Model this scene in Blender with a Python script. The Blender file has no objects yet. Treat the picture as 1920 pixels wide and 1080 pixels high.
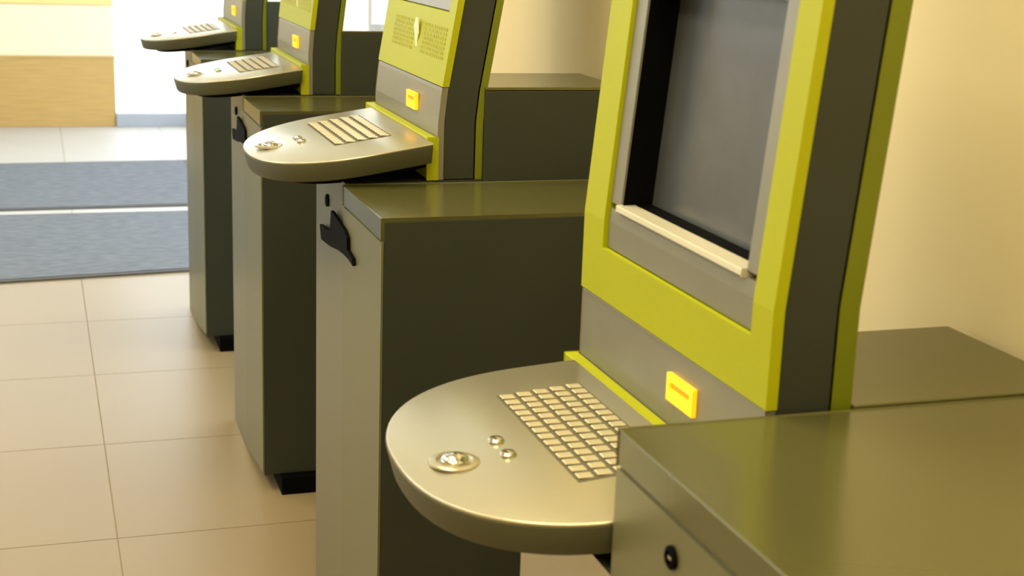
import bpy, bmesh, math, random
from mathutils import Matrix, Vector
random.seed(4)
C = bpy.context.scene.collection

# ------------------------------------------------------------------ camera
YAW, PITCH, ROLL = .3218, .2463, .0357
FPX = 2705.9
CAM = Vector((-.4655, -1.0919, 1.3192))
f = Vector((math.sin(YAW)*math.cos(PITCH), math.cos(YAW)*math.cos(PITCH), -math.sin(PITCH)))
r = Vector((math.cos(YAW), -math.sin(YAW), 0)); u = r.cross(f)
r2 = math.cos(ROLL)*r + math.sin(ROLL)*u
u2 = -math.sin(ROLL)*r + math.cos(ROLL)*u
cd = bpy.data.cameras.new('camera'); cam = bpy.data.objects.new('camera', cd); C.objects.link(cam)
m3 = Matrix((r2, u2, -f)).transposed()
cam.matrix_world = Matrix.Translation(CAM) @ m3.to_4x4()
cd.sensor_width = 36; cd.lens = FPX/1920*36; cd.clip_start = .02; cd.clip_end = 300
cd.dof.use_dof = True; cd.dof.focus_distance = 2.3; cd.dof.aperture_fstop = 9
bpy.context.scene.camera = cam

# ------------------------------------------------------------------ world, light, exposure
w = bpy.data.worlds.new('sky'); bpy.context.scene.world = w; w.use_nodes = True
nt = w.node_tree; bg = nt.nodes['Background']
bg.inputs['Color'].default_value = (.90, .96, 1, 1); bg.inputs['Strength'].default_value = 3.9   # even overcast sky
vs = bpy.context.scene.view_settings
vs.view_transform = 'Standard'; vs.look = 'None'; vs.gamma = 1; vs.use_curve_mapping = False
vs.exposure = 0.0
WARM = (1, .89, .60)
LAMP_W = 24
LAMPS = [(-1.45, -2.2), (-1.45, -.4), (-1.45, 1.6), (-1.45, 3.6), (-.30, -1.0), (-.30, .9)]  # unseen ceiling lamps guessed for the warm light; last pair added to brighten wall
for lx, ly in LAMPS:
    ld = bpy.data.lights.new('unseen_ceiling_light', 'AREA'); ld.shape = 'RECTANGLE'; ld.size = .55; ld.size_y = 1.15
    ld.energy = LAMP_W; ld.color = WARM
    lo = bpy.data.objects.new('unseen_ceiling_light', ld); C.objects.link(lo); lo.location = (lx, ly, 2.755)

# ------------------------------------------------------------------ helpers
def tag(o, label=None, cat=None, group=None, kind=None):
    for k, v in (('label', label), ('category', cat), ('group', group), ('kind', kind)):
        if v: o[k] = v
    return o
def obj(name, bm, mat, parent=None, bevel=0, smooth=False, segs=2):
    if bevel:
        bmesh.ops.remove_doubles(bm, verts=bm.verts, dist=1e-6)
        es = [e for e in bm.edges if len(e.link_faces) == 2 and e.calc_face_angle(0) > .5]
        bmesh.ops.bevel(bm, geom=es, offset=bevel, segments=segs, affect='EDGES', profile=.5, clamp_overlap=True)
    bmesh.ops.recalc_face_normals(bm, faces=bm.faces)
    me = bpy.data.meshes.new(name); bm.to_mesh(me); bm.free()
    if smooth:
        for p in me.polygons: p.use_smooth = True
        try: me.set_sharp_from_angle(angle=.6)
        except Exception: pass
    me.materials.append(mat)
    o = bpy.data.objects.new(name, me); C.objects.link(o)
    if parent: o.parent = parent
    return o
def empty(name, loc):
    o = bpy.data.objects.new(name, None); C.objects.link(o); o.location = loc; o.empty_display_size = .1
    return o
def box(bm, x0, x1, y0, y1, z0, z1):
    v = [bm.verts.new((x, y, z)) for x in (x0, x1) for y in (y0, y1) for z in (z0, z1)]
    for q in ((0,1,3,2),(4,6,7,5),(0,4,5,1),(2,3,7,6),(0,2,6,4),(1,5,7,3)): bm.faces.new([v[i] for i in q])
def bx(*a):
    bm = bmesh.new(); box(bm, *a); return bm
def prism(bm, pts, axis, a, b):
    """extrude a 2-D outline along an axis: axis 0 -> pts (y,z); 1 -> (x,z); 2 -> (x,y)"""
    def P(p, t):
        return [(t, p[0], p[1]), (p[0], t, p[1]), (p[0], p[1], t)][axis]
    A = [bm.verts.new(P(p, a)) for p in pts]; B = [bm.verts.new(P(p, b)) for p in pts]
    bm.faces.new(A); bm.faces.new(B[::-1])
    n = len(pts)
    for i in range(n): bm.faces.new((A[i], A[(i+1) % n], B[(i+1) % n], B[i]))
def pr(pts, axis, a, b):
    bm = bmesh.new(); prism(bm, pts, axis, a, b); return bm
def lathe(bm, prof, cx, cy, n=24):
    rings = []
    for rr, z in prof:
        rings.append([bm.verts.new((cx+rr*math.cos(2*math.pi*i/n), cy+rr*math.sin(2*math.pi*i/n), z)) for i in range(n)])
    for a, b in zip(rings, rings[1:]):
        for i in range(n): bm.faces.new((a[i], a[(i+1) % n], b[(i+1) % n], b[i]))
    bm.faces.new(rings[0][::-1]); bm.faces.new(rings[-1])

# ------------------------------------------------------------------ materials
def srgb(c):
    return tuple(((x/255)/12.92 if x/255 <= .04045 else ((x/255+.055)/1.055)**2.4) for x in c)+(1,)
def mat(name, col, rough=.5, metal=0, spec=.5, emis=0, var=0, scale=8, bump=0, bscale=80, stretch=(1,1,1), rvar=0, coat=0):
    m = bpy.data.materials.new(name); m.use_nodes = True; t = m.node_tree; b = t.nodes['Principled BSDF']
    b.inputs['Roughness'].default_value = rough; b.inputs['Metallic'].default_value = metal
    b.inputs['Specular IOR Level'].default_value = spec; b.inputs['Coat Weight'].default_value = coat
    b.inputs['Base Color'].default_value = col
    if emis:
        b.inputs['Emission Color'].default_value = col; b.inputs['Emission Strength'].default_value = emis
    if var or bump or rvar:
        tc = t.nodes.new('ShaderNodeTexCoord'); mp = t.nodes.new('ShaderNodeMapping'); mp.inputs['Scale'].default_value = stretch
        t.links.new(tc.outputs['Object'], mp.inputs['Vector'])
    if var or rvar:
        n = t.nodes.new('ShaderNodeTexNoise'); n.inputs['Scale'].default_value = scale; n.inputs['Detail'].default_value = 5
        t.links.new(mp.outputs[0], n.inputs['Vector'])
        if var:
            rp = t.nodes.new('ShaderNodeValToRGB'); c = col
            rp.color_ramp.elements[0].position = .3; rp.color_ramp.elements[1].position = .7
            rp.color_ramp.elements[0].color = (c[0]*(1-var), c[1]*(1-var), c[2]*(1-var), 1)
            rp.color_ramp.elements[1].color = (min(1, c[0]*(1+var)), min(1, c[1]*(1+var)), min(1, c[2]*(1+var)), 1)
            t.links.new(n.outputs['Fac'], rp.inputs[0]); t.links.new(rp.outputs[0], b.inputs['Base Color'])
        if rvar:
            mr = t.nodes.new('ShaderNodeMapRange'); mr.inputs['To Min'].default_value = rough-rvar; mr.inputs['To Max'].default_value = rough+rvar
            t.links.new(n.outputs['Fac'], mr.inputs['Value']); t.links.new(mr.outputs[0], b.inputs['Roughness'])
    if bump:
        n2 = t.nodes.new('ShaderNodeTexNoise'); n2.inputs['Scale'].default_value = bscale; n2.inputs['Detail'].default_value = 3
        t.links.new(mp.outputs[0], n2.inputs['Vector'])
        bp = t.nodes.new('ShaderNodeBump'); bp.inputs['Strength'].default_value = bump; bp.inputs['Distance'].default_value = .002
        t.links.new(n2.outputs['Fac'], bp.inputs['Height']); t.links.new(bp.outputs[0], b.inputs['Normal'])
    return m
M = {}
M['paint']   = mat('champagne_metallic_paint', srgb((106, 104, 70)), .38, .3, .5, var=.04, scale=3, rvar=.03)
M['lidpaint']= mat('champagne_metallic_lid', srgb((92, 90, 52)), .22, .35, .5, var=.04, scale=3, rvar=.02)
M['dark']    = mat('anthracite_paint', srgb((46, 50, 41)), .45, 0, .3, var=.05, scale=4)
M['black']   = mat('black_plastic', srgb((5, 5, 5)), .7, 0, .05, var=.1)
M['lime']    = mat('lime_lacquer', srgb((156, 160, 0)), .5, 0, .25, var=.03, scale=4)
M['limedk']  = mat('lime_print', srgb((160, 160, 6)), .45, 0, .35, var=.05)
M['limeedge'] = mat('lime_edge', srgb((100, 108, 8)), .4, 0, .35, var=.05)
M['panel']   = mat('grey_silver_panel', srgb((124, 122, 106)), .38, .3, .45, var=.04, scale=20, bump=.06, bscale=300)
M['steel']   = mat('brushed_steel', srgb((184, 177, 150)), .29, .75, .5, var=.02, scale=60, stretch=(1, 14, 1), rvar=.015)
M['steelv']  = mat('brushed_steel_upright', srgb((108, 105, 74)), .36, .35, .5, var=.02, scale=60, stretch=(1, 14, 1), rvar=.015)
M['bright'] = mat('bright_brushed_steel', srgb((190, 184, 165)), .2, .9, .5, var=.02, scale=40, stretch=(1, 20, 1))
M['rim']     = mat('tray_rim_paint', srgb((72, 72, 50)), .45, .1, .35, var=.04)
M['chrome']  = mat('chrome', srgb((210, 206, 195)), .15, 1, .5, var=.03)
M['key']     = mat('key_steel', srgb((200, 190, 158)), .42, .5, .5, var=.05, scale=60)
M['keybed']  = mat('keyboard_bed', srgb((94, 88, 66)), .6, .1, .3, var=.08)
M['orange']  = mat('orange_lit_plastic', srgb((255, 190, 20)), .35, 0, .5, emis=.75, var=.03)
M['orangedk']= mat('orange_slot', srgb((235, 140, 0)), .45, 0, .4, emis=.5, var=.05)
M['screen']  = mat('dusty_screen_glass', srgb((70, 73, 75)), .25, 0, .5, var=.10, scale=14, rvar=.05)
M['ledge']   = mat('aluminium_ledge', srgb((205, 198, 172)), .4, .3, .5, var=.03)
M['pale']    = mat('pale_print', srgb((215, 214, 170)), .5, 0, .4, var=.03)
M['wall']    = mat('cream_wall_paint', srgb((234, 218, 172)), .8, 0, .25, var=.015, scale=2, bump=.05, bscale=120)
M['ceil']    = mat('white_ceiling', srgb((235, 230, 215)), .9, 0, .2, var=.01)
M['tile']    = mat('beige_porcelain_tile', srgb((143, 127, 97)), .36, 0, .4, var=.02, scale=2)
M['glaretile'] = mat('tile_with_window_glare', srgb((184, 183, 180)), .5, 0, .4, var=.02, scale=2)
M['grout']   = mat('grout', srgb((150, 134, 104)), .8, 0, .3, var=.05)
M['mat']     = mat('grey_entrance_mat', srgb((112, 118, 126)), .95, 0, .15, var=.2, scale=16, stretch=(1, 3, 1), bump=.5, bscale=160)
M['matedge'] = mat('mat_edge', srgb((84, 84, 84)), .7, 0, .3, var=.08)
M['alu']     = mat('aluminium_strip', srgb((205, 205, 202)), .4, .6, .5, var=.03)
M['wood']    = mat('honey_wood', srgb((186, 156, 96)), .45, 0, .4, var=.10, scale=5, stretch=(1, 1, 22))
M['cream']   = mat('cream_laminate', srgb((238, 224, 196)), .5, 0, .4, var=.015)
M['yellow']  = mat('yellow_laminate', srgb((240, 214, 140)), .5, 0, .4, var=.02)
M['frame']   = mat('window_frame_paint', srgb((160, 168, 182)), .5, 0, .4, var=.03)
M['whiteframe'] = mat('white_frame_paint', srgb((215, 222, 228)), .5, 0, .4, var=.02)
M['paving']  = mat('pale_paving', srgb((240, 240, 238)), .9, 0, .2, var=.02)
M['lamp']    = mat('lamp_diffuser', (1, .86, .62, 1), .5, emis=3.0, var=.001)
g = bpy.data.materials.new('window_glass'); g.use_nodes = True; t = g.node_tree; t.nodes.clear()
o_ = t.nodes.new('ShaderNodeOutputMaterial'); mx = t.nodes.new('ShaderNodeMixShader'); tr = t.nodes.new('ShaderNodeBsdfTransparent')
gl = t.nodes.new('ShaderNodeBsdfGlossy'); gl.inputs['Roughness'].default_value = .02; mx.inputs[0].default_value = .06
t.links.new(tr.outputs[0], mx.inputs[1]); t.links.new(gl.outputs[0], mx.inputs[2]); t.links.new(mx.outputs[0], o_.inputs[0])
M['glass'] = g

# ------------------------------------------------------------------ setting
XW, YE, XL, YB, ZC = .505, 8.30, -4.0, -3.2, 2.8     # right wall, glass end, left wall, wall behind the camera, ceiling
st = lambda o, **k: tag(o, kind='structure', **k)
fl = st(obj('floor', bx(XL, XW, YB, YE+.1, -.06, -.002), M['grout']))
T = .595; J = .0014
XJ = -.342; YJ = 1.92
tile_mesh = {}
for i in range(-7, 3):
    for j in range(-9, 12):
        x0 = max(XJ+i*T, XL)+J; x1 = min(XJ+(i+1)*T, XW)-J
        y0 = max(YJ+j*T, YB)+J; y1 = min(YJ+(j+1)*T, YE+.05)-J
        if x1-x0 < .02 or y1-y0 < .02: continue
        full = abs((x1-x0)-(T-2*J)) < 1e-4 and abs((y1-y0)-(T-2*J)) < 1e-4
        tm = 'glaretile' if (y0+y1)/2 > 5.4 else 'tile'          # far tiles paler: window glare put into their colour
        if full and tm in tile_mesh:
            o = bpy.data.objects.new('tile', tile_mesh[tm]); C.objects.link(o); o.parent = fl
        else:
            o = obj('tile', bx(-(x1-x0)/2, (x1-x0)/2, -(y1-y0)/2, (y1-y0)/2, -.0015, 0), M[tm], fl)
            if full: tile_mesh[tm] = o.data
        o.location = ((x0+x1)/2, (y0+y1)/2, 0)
st(obj('wall_right', bx(XW, XW+.2, YB, 2.72, 0, ZC), M['wall']))
st(obj('baseboard_right', bx(XW-.012, XW, YB, 2.72, 0, .07), M['wall'], bevel=.003))
wl = bmesh.new(); box(wl, XL-.2, XL, YB, YE+.1, 0, .7); box(wl, XL-.2, XL, YB, YE+.1, 2.5, ZC); box(wl, XL-.2, XL, YB, 2.0, .7, 2.5); box(wl, XL-.2, XL, 7.0, YE+.1, .7, 2.5)
st(obj('wall_left', wl, M['wall']))
st(obj('wall_left', bx(XL-.2, XL, YE+.1, YE+1.05, 0, ZC), M['wall']))
st(obj('wall_back', bx(XL-.2, XW+.2, YB-.2, YB, 0, ZC), M['wall']))
st(obj('ceiling', bx(XL-.2, XW+.2, YB-.2, YE+.1, ZC, ZC+.15), M['ceil']))
wf = bmesh.new(); box(wf, XL-.2, -.05, YE+.9, YE+1.05, 0, 1.15); box(wf, XL-.2, -.05, YE+.9, YE+1.05, 2.62, ZC); box(wf, XL-.2, XL+.2, YE+.9, YE+1.05, 1.15, 2.62)
st(obj('wall_far', wf, M['wall']))
st(obj('trim_1', bx(XL-.2, -.05, YE+.1, YE+1.05, -.06, 0), M['grout']))
st(obj('trim_2', bx(XL-.2, -.05, YE+.1, YE+1.05, ZC, ZC+.15), M['ceil']))
st(obj('wall_side', bx(-.06, .0, YE+.02, YE+1.05, 0, ZC), M['cream']))
st(obj('ground', bx(XL-.2, 40, YE+1.1, 60, -.12, -.03), M['paving']))
st(obj('ground', bx(-60, XL-.21, -20, 60, -.12, -.03), M['paving']))
st(obj('ground', bx(XW+.21, 40, -20, YE+1.1, -.12, -.03), M['paving']))

def glazing(name, horiz, a, b, fixed, posts, z0, z1, sill):
    e = empty(name, (fixed if not horiz else a, a if not horiz else fixed, 0)); st(e)
    ox, oy = e.location.x, e.location.y
    def B(a0, a1, d0, d1, zz0, zz1):
        if horiz: return bx(a0-ox, a1-ox, fixed+d0-oy, fixed+d1-oy, zz0, zz1)
        return bx(fixed+d0-ox, fixed+d1-ox, a0-oy, a1-oy, zz0, zz1)
    obj('sill_rail', B(a, b, -.02, .05, z0, sill), M['frame'], e, bevel=.003)
    obj('head_rail', B(a, b, -.02, .05, z1-.06, z1), M['whiteframe'], e, bevel=.003)
    for p in posts: obj('mullion', B(p-.02, p+.02, -.015, .045, sill, z1-.06), M['whiteframe'], e, bevel=.003)
    xs = [a]+list(posts)+[b]
    for p, q in zip(xs, xs[1:]):
        obj('pane', B(p+.021 if p != a else p, q-.021 if q != b else q, .01, .018, sill+.001, z1-.061), M['glass'], e)
glazing('window_1', True, .0, XW, YE, [.485], 0, ZC, .082)
glazing('added_window_far', True, XL+.2, -.06, YE+.95, [-2.6, -1.3], 1.15, 2.62, 1.2)  # unseen window above the counter, added to brighten trays and far floor
glazing('added_window_left', False, 2.0, 7.0, XL-.1, [4.5], .7, 2.5, .76)  # unseen left window, added so daylight reaches the kiosk fronts
glazing('window_2', False, 2.72, YE, XW, [3.22, 4.6, 6.0, 7.3], 0, ZC, .082)

# ------------------------------------------------------------------ unseen ceiling lamp panels, placed for their light
for i, (lx, ly) in enumerate(LAMPS):
    e = empty('unseen_ceiling_lamp', (lx, ly, ZC))
    tag(e, 'unseen flat white framed ceiling lamp panel placed for its light, %s' % ['nearest of the row above the open floor', 'second of the row above the open floor', 'third of the row above the open floor', 'farthest of the row above the open floor', 'nearer of the pair added to brighten the wall', 'farther of the pair added to brighten the wall'][i], 'lamp', 'unseen ceiling lamp panels')
    fb = bmesh.new()
    box(fb, -.31, .31, -.61, -.58, -.035, 0); box(fb, -.31, .31, .58, .61, -.035, 0)
    box(fb, -.31, -.28, -.58, .58, -.035, 0); box(fb, .28, .31, -.58, .58, -.035, 0)
    obj('lamp_frame', fb, M['whiteframe'], e)
    obj('diffuser', bx(-.279, .279, -.579, .579, -.03, -.002), M['lamp'], e)

# ------------------------------------------------------------------ floor mats, counter
def floor_mat(pts, label):
    cx = sum(p[0] for p in pts)/4; cy = sum(p[1] for p in pts)/4
    e = empty('entrance_mat', (cx, cy, 0)); tag(e, label, 'mat', 'entrance mats')
    q = [(p[0]-cx, p[1]-cy) for p in pts]
    k = .028; inn = [(x*(1-k/abs(x)), y*(1-k/abs(y))) for x, y in q]
    obj('carpet_field', pr(inn, 2, .0005, .009), M['mat'], e, bevel=.002)
    bm = bmesh.new()
    for z0, z1 in ((.0005, .007),):
        for i in range(4):
            a, b, c, d = q[i], q[(i+1) % 4], inn[(i+1) % 4], inn[i]
            prism(bm, [a, b, c, d], 2, z0, z1)
    obj('edging', bm, M['matedge'], e)
floor_mat([(-2.3, 4.10), (.30, 4.37), (.30, 5.50), (-2.3, 5.53)], 'grey blue entrance mat nearer the camera, with a slanting dark near edge')
floor_mat([(-2.3, 5.60), (.30, 5.635), (.30, 6.93), (-2.3, 6.85)], 'grey blue entrance mat farther away, in front of the wooden counter')

e = empty('reception_counter', (-2.0, YE, 0)); tag(e, 'long honey wood counter with cream upper panel beside the bright glazing', 'counter')
obj('wood_base', bx(-1.95, 2.0, 0, .55, 0, .432), M['wood'], e, bevel=.003)
obj('cream_panel', bx(-1.95, 2.0, .012, .55, .434, .752), M['cream'], e, bevel=.003)
obj('wood_rail', bx(-1.95, 2.004, -.004, .01, .425, .44), M['wood'], e)  # thin wooden rail along the top of the wood base
obj('yellow_panel', bx(-1.95, 2.0, .004, .55, .754, 1.0), M['yellow'], e, bevel=.003)
obj('countertop', bx(-1.95, 2.0, -.03, .6, 1.001, 1.04), M['wood'], e, bevel=.004)

# ------------------------------------------------------------------ cabinets between the kiosks
S = 1.191; D = .485
def zb(y):                                   # front panels sweep down towards the far side
    return max(.0, .050*((.10-y)/.38))
def cabinet(yc, w, label, lock=False):
    e = empty('side_cabinet', (0, yc, 0)); tag(e, label, 'cabinet', 'cabinets beside the kiosks')
    obj('body', bx(.0035, D, -w, -.002, .045, .896), M['dark'], e, bevel=.002)
    ys = [-w+(w-.002)*i/6 for i in range(7)]
    pts = [(y, zb(y)+.002) for y in ys]+[(-.002, .864), (-w, .864)]
    obj('front_panel', pr(pts, 0, 0, .0033), M['paint'], e, bevel=.001)
    bm = bmesh.new()
    prism(bm, [(0, .868), (.0033, .868), (.0033, .8965), (D, .8965), (D, .90), (0, .90)], 1, -w, -.002)
    obj('top_cover', bm, M['lidpaint'], e, bevel=.0012)
    obj('plinth', bx(.04, D-.03, -w-.022, -.012, 0, .044), M['black'], e, bevel=.002)
    if lock:
        bm = bmesh.new(); lathe(bm, [(.010, 0), (.010, .003), (.0075, .0045), (.006, .0045), (.006, .001)], 0, 0, 20)
        l = obj('lock', bm, M['black'], e, smooth=True); l.rotation_euler = (0, -math.pi/2, 0); l.location = (0, -.125, .835)
        bm = bx(-.0012, .0012, -.004, .004, 0, .0022); k = obj('keyway', bm, M['chrome'], l)
        k.location = (0, 0, .001)
    return e
cabinet(0, .42, 'olive grey metal cabinet nearest the camera, with a small black lock', True)
cabinet(S, .2797, 'olive grey cabinet with dark side, right behind the nearest kiosk')
cabinet(2*S, .2797, 'tall narrow looking cabinet third along the row, its black plinth showing')
cabinet(3*S, .2797, 'farthest cabinet of the row, beside the floor mats')

# ------------------------------------------------------------------ kiosks
KW = .475
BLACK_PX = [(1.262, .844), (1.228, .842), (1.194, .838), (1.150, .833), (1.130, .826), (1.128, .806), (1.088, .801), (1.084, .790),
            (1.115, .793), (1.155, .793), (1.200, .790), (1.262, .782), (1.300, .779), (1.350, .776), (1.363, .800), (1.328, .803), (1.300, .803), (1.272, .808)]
def kiosk(yk, zo, base, depth, l0, lean, bez_in, label, printed, with_plate, tilt=.06, tw=.010, tip=-.142, yc=.210, hy=.230, ztray=.966):
    e = empty('self_service_kiosk', (0, yk, 0)); tag(e, label, 'kiosk', 'self service kiosks in the row')
    Z = lambda l: l+zo
    def F(l, off=0): return base+off+max(0, l-l0)*lean         # X of the tower front at local height l
    LV = [.905, 1.0, 1.05, 1.1, 1.15, 1.2, 1.3, 1.4, 1.5, 1.6, 1.66]
    def strip(y0, y1, la, lb, o0, o1, mt, name, parent=e, bev=.0012):
        ls = [la]+[l for l in LV if la+.004 < l < lb-.004]+[lb]
        pts = [(F(l, o0), Z(l)) for l in ls]+[(F(l, o1), Z(l)) for l in reversed(ls)]
        return obj(name, pr(pts, 1, y0, y1), mt, parent, bevel=bev)
    T0, T1 = .008, KW
    # pedestal
    top = Z(.902)
    ys = [.002+(.25-.002)*i/6 for i in range(7)]
    top = Z(.912) if zo < 0 else top
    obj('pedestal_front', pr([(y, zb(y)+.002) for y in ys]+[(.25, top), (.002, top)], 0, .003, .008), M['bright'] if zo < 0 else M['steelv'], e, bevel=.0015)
    obj('pedestal_body', bx(.0085, base+.0, .004, .248, .0, top), M['dark'], e, bevel=.002)
    bk = F(.9, .010+depth)+.002
    obj('pedestal_back', bx(bk, D, .002, .226, 0, Z(1.052)), M['dark'], e, bevel=.002)
    obj('pedestal_cap', bx(bk, D+.003, .002, .228, Z(1.0525), Z(1.058)), M['lidpaint'], e, bevel=.0012)
    obj('pedestal_core', bx(base, bk-.001, .004, .248, 0, Z(.903)), M['dark'], e)
    # tower
    strip(T0+.002, T1-.002, .905, 1.655, .0105+depth-tw-.0035, .0105+depth-tw-.001, M['black'], 'back_groove', bev=0)
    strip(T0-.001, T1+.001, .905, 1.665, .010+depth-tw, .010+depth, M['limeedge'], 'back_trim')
    strip(T0, T1, .905, 1.056, 0.001, .010, M['panel'], 'lower_panel')
    # bezel frame around the screen
    bi = bez_in
    bm = bmesh.new()
    def addstrip(y0, y1, la, lb, o0, o1):
        ls = [la]+[l for l in LV if la+.004 < l < lb-.004]+[lb]
        prism(bm, [(F(l, o0), Z(l)) for l in ls]+[(F(l, o1), Z(l)) for l in reversed(ls)], 1, y0, y1)
    ya, yb, top_in = .045, .415, 1.575
    addstrip(T0-.002, T1+.002, 1.058, bi, -.001, .0105)
    addstrip(T0-.002, T1+.002, top_in, 1.665, -.001, .0105)
    addstrip(T0-.002, ya, bi, top_in, -.001, .0105)
    addstrip(yb, T1+.002, bi, top_in, -.001, .0105)
    obj('bezel', bm, M['lime'], e)
    # grey insert with the screen opening
    s0, s1, sl, sh = .074, .384, bi+.054, bi+.30
    bm = bmesh.new()
    addstrip(ya+.001, yb-.0035, bi+.002, sl-.0065, .004, .0415)
    addstrip(ya+.004, yb-.001, sh, top_in-.001, .004, .0415)
    addstrip(ya+.001, s0, sl, sh, .004, .0415)
    addstrip(s1, yb-.001, sl, sh, .004, .0415)
    obj('screen_surround', bm, M['panel'], e)
    strip(s0, s1, sl-.006, sl+.001, -.001, .022, M['ledge'], 'ledge', bev=.001)
    sc = strip(s0-.02, s1+.02, sl-.02, sh+.02, .042, .046, M['screen'], 'screen', bev=0)
    bm = bmesh.new()
    addstrip(s1-.0008, s1-.0002, sl, sh, .0065, .0418); addstrip(s0+.0002, s0+.0008, sl, sh, .0065, .0418)
    addstrip(s0+.001, s1-.001, sl+.0002, sl+.0012, .024, .0418)
    obj('gasket', bm, M['black'], e)
    bm = bmesh.new(); be = .010+depth-tw-.0035                 # body with a pocket for the screen
    addstrip(T0, T1, .905, sl-.021, .0105, be); addstrip(T0, T1, sh+.021, 1.66, .0105, be)
    addstrip(T0, s0-.021, sl-.021, sh+.021, .0105, be); addstrip(s1+.021, T1, sl-.021, sh+.021, .0105, be)
    addstrip(s0-.021, s1+.021, sl-.021, sh+.021, .0462, be)
    b_ = obj('tower_body', bm, M['dark'], e)
    # lime block between tray and tower
    strip(T0-.002, T1+.004, .905, .974, -.017, .0, M['lime'], 'tray_bracket', bev=.0015)
    # lit ticket slot
    bm = bmesh.new()
    y0, y1, la, lb = .150, .213, 1.002, 1.031
    box(bm, base-.004, base+.002, y0, y1, Z(la), Z(la+.014)); box(bm, base-.004, base+.002, y0, y1, Z(lb-.008), Z(lb))
    box(bm, base-.004, base+.002, y0, y0+.008, Z(la+.014), Z(lb-.008)); box(bm, base-.004, base+.002, y1-.008, y1, Z(la+.014), Z(lb-.008))
    ts = obj('ticket_slot', bm, M['orange'], e)
    obj('slot_mouth', bx(base-.002, base+.002, y0+.008, y1-.008, Z(la+.014), Z(lb-.008)), M['orangedk'], ts)
    # tray: a half ellipse, slightly dipping to the front
    def outline(k=0):
        pts = []
        n = 40
        for i in range(n+1):
            a = math.pi/2+math.pi*i/n
            c, s = math.cos(a), math.sin(a)
            ex = 2/2.3
            pts.append((.05+(.05-tip-k)*math.copysign(abs(c)**ex, c), yc+(hy-k)*math.copysign(abs(s)**ex, s)))
        xb = base-.0175
        return [(xb, yc+hy-.004-k)]+pts+[(xb, yc-hy+.004+k)]
    piv = (.13, Z(ztray))
    def tz(x): return piv[1]+(x-piv[0])*tilt
    def tray_piece(name, k0, k1, h0, h1, mt, bev, parent=e):
        bm = bmesh.new(); A = [bm.verts.new((x, y, tz(x)+h0)) for x, y in outline(k0)]; B = [bm.verts.new((x, y, tz(x)+h1)) for x, y in outline(k1)]
        bm.faces.new(A[::-1]); bm.faces.new(B); n = len(A)
        for i in range(n): bm.faces.new((A[i], A[(i+1) % n], B[(i+1) % n], B[i]))
        return obj(name, bm, mt, parent, bevel=bev, smooth=True)
    tray = tray_piece('tray', .008, .0, -.034, -.0032, M['rim'], .0015)
    tray_piece('tray_top', .0008, .0016, -.003, 0, M['steel'], .001, tray)
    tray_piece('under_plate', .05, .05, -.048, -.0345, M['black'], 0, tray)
    # keyboard: five rows of steel keys
    kb = bmesh.new(); K0, K1_ = .102, .364
    A = [(x, y) for x, y in ((.006, K0), (.104, K0), (.104, K1_), (.006, K1_))]
    for h0, h1 in ((-.001, .0006),):
        a = [kb.verts.new((x, y, tz(x)+h0)) for x, y in A]; b = [kb.verts.new((x, y, tz(x)+h1)) for x, y in A]
        kb.faces.new(a[::-1]); kb.faces.new(b)
        for i in range(4): kb.faces.new((a[i], a[(i+1) % 4], b[(i+1) % 4], b[i]))
    kbd = obj('keyboard', kb, M['keybed'], e)
    km = None
    for rr in range(5):
        for cc in range(14):
            x = .016+rr*.0195; y = K0+.011+cc*.0185
            if km is None:
                bm = bmesh.new(); box(bm, -.0080, .0080, -.0064, .0064, 0, .0017)
                o = obj('key', bm, M['key'], kbd, bevel=.0009, segs=1); km = o.data
            else:
                o = bpy.data.objects.new('key', km); C.objects.link(o); o.parent = kbd
            o.location = (x, y, tz(x)+.0006)
    # trackball and two buttons
    bm = bmesh.new(); lathe(bm, [(.026, 0), (.026, .002), (.023, .0035), (.019, .0035), (.0175, .001)], 0, 0, 28)
    tb = obj('trackball', bm, M['steel'], e, smooth=True); tb.location = (-.088, .200, tz(-.088)+.0001)
    bm = bmesh.new(); bmesh.ops.create_uvsphere(bm, u_segments=20, v_segments=12, radius=.015)
    for v in bm.verts: v.co.z = v.co.z*.55+.002
    obj('ball', bm, M['chrome'], tb, smooth=True)
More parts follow.
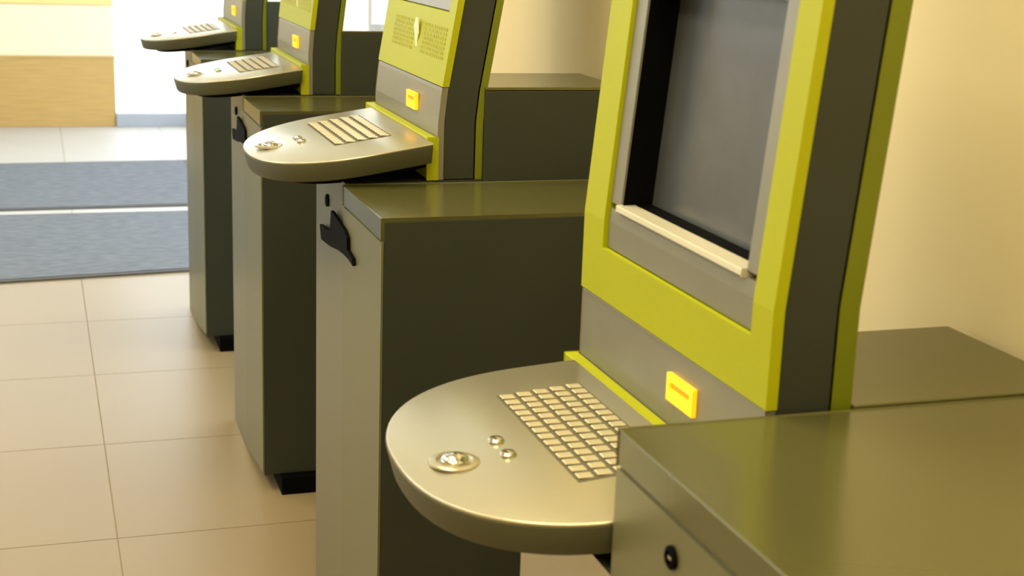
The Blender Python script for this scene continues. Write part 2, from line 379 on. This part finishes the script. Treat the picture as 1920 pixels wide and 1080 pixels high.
    for bxp, byp in ((-.034, .236), (-.034, .196)):
        bm = bmesh.new(); lathe(bm, [(.0085, 0), (.0085, .002), (.007, .004), (.003, .0046)], 0, 0, 18)
        b_ = obj('button', bm, M['chrome'], e, smooth=True); b_.location = (bxp, byp, tz(bxp)+.0001)
    # lock on the pedestal front and a thin black plate below it, an unidentified shape
    if with_plate:
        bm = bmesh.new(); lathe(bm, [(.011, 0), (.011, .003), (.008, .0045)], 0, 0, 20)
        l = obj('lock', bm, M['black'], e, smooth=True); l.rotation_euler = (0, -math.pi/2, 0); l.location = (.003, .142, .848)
        obj('black_plate', pr([(y-S, z) for y, z in BLACK_PX], 0, -.006, -.0005), M['black'], e)
    if printed:
        l0_, l1_ = 1.098, 1.152
        for (a, b) in ((.245, .395), (.035, .185)):
            bm = bmesh.new()
            for row in range(7):
                la = l1_-.0015-row*.0078
                y = b
                while y > a+.004:
                    wd = random.uniform(.008, .022); y2 = max(a, y-wd)
                    x0 = F(la-.003, -.0018); x1 = F(la-.003, -.0010)
                    box(bm, min(x0, x1), x1, y2, y, Z(la-.0052), Z(la)); y = y2-.0022
            p = obj('printed_notice', bm, M['limedk'], e); p['label'] = 'block of small darker lime lettering'; p['kind'] = 'stuff'
        bm = bmesh.new(); x0 = F(1.12, -.0022)
        prism(bm, [(.205, 1.092+zo), (.222, 1.092+zo), (.226, 1.118+zo), (.236, 1.140+zo), (.222, 1.156+zo), (.208, 1.156+zo), (.204, 1.130+zo), (.212, 1.114+zo)], 0, x0-.001, x0+.001)
        obj('printed_emblem', bm, M['pale'], e)
    return e
kiosk(0,   -.155, .146, .076, 1.15, .085, 1.118, 'nearest kiosk, set lower than the rest, large dark screen in a lime green frame', False, False, .095, .018, -.142, .227, .223, .976)
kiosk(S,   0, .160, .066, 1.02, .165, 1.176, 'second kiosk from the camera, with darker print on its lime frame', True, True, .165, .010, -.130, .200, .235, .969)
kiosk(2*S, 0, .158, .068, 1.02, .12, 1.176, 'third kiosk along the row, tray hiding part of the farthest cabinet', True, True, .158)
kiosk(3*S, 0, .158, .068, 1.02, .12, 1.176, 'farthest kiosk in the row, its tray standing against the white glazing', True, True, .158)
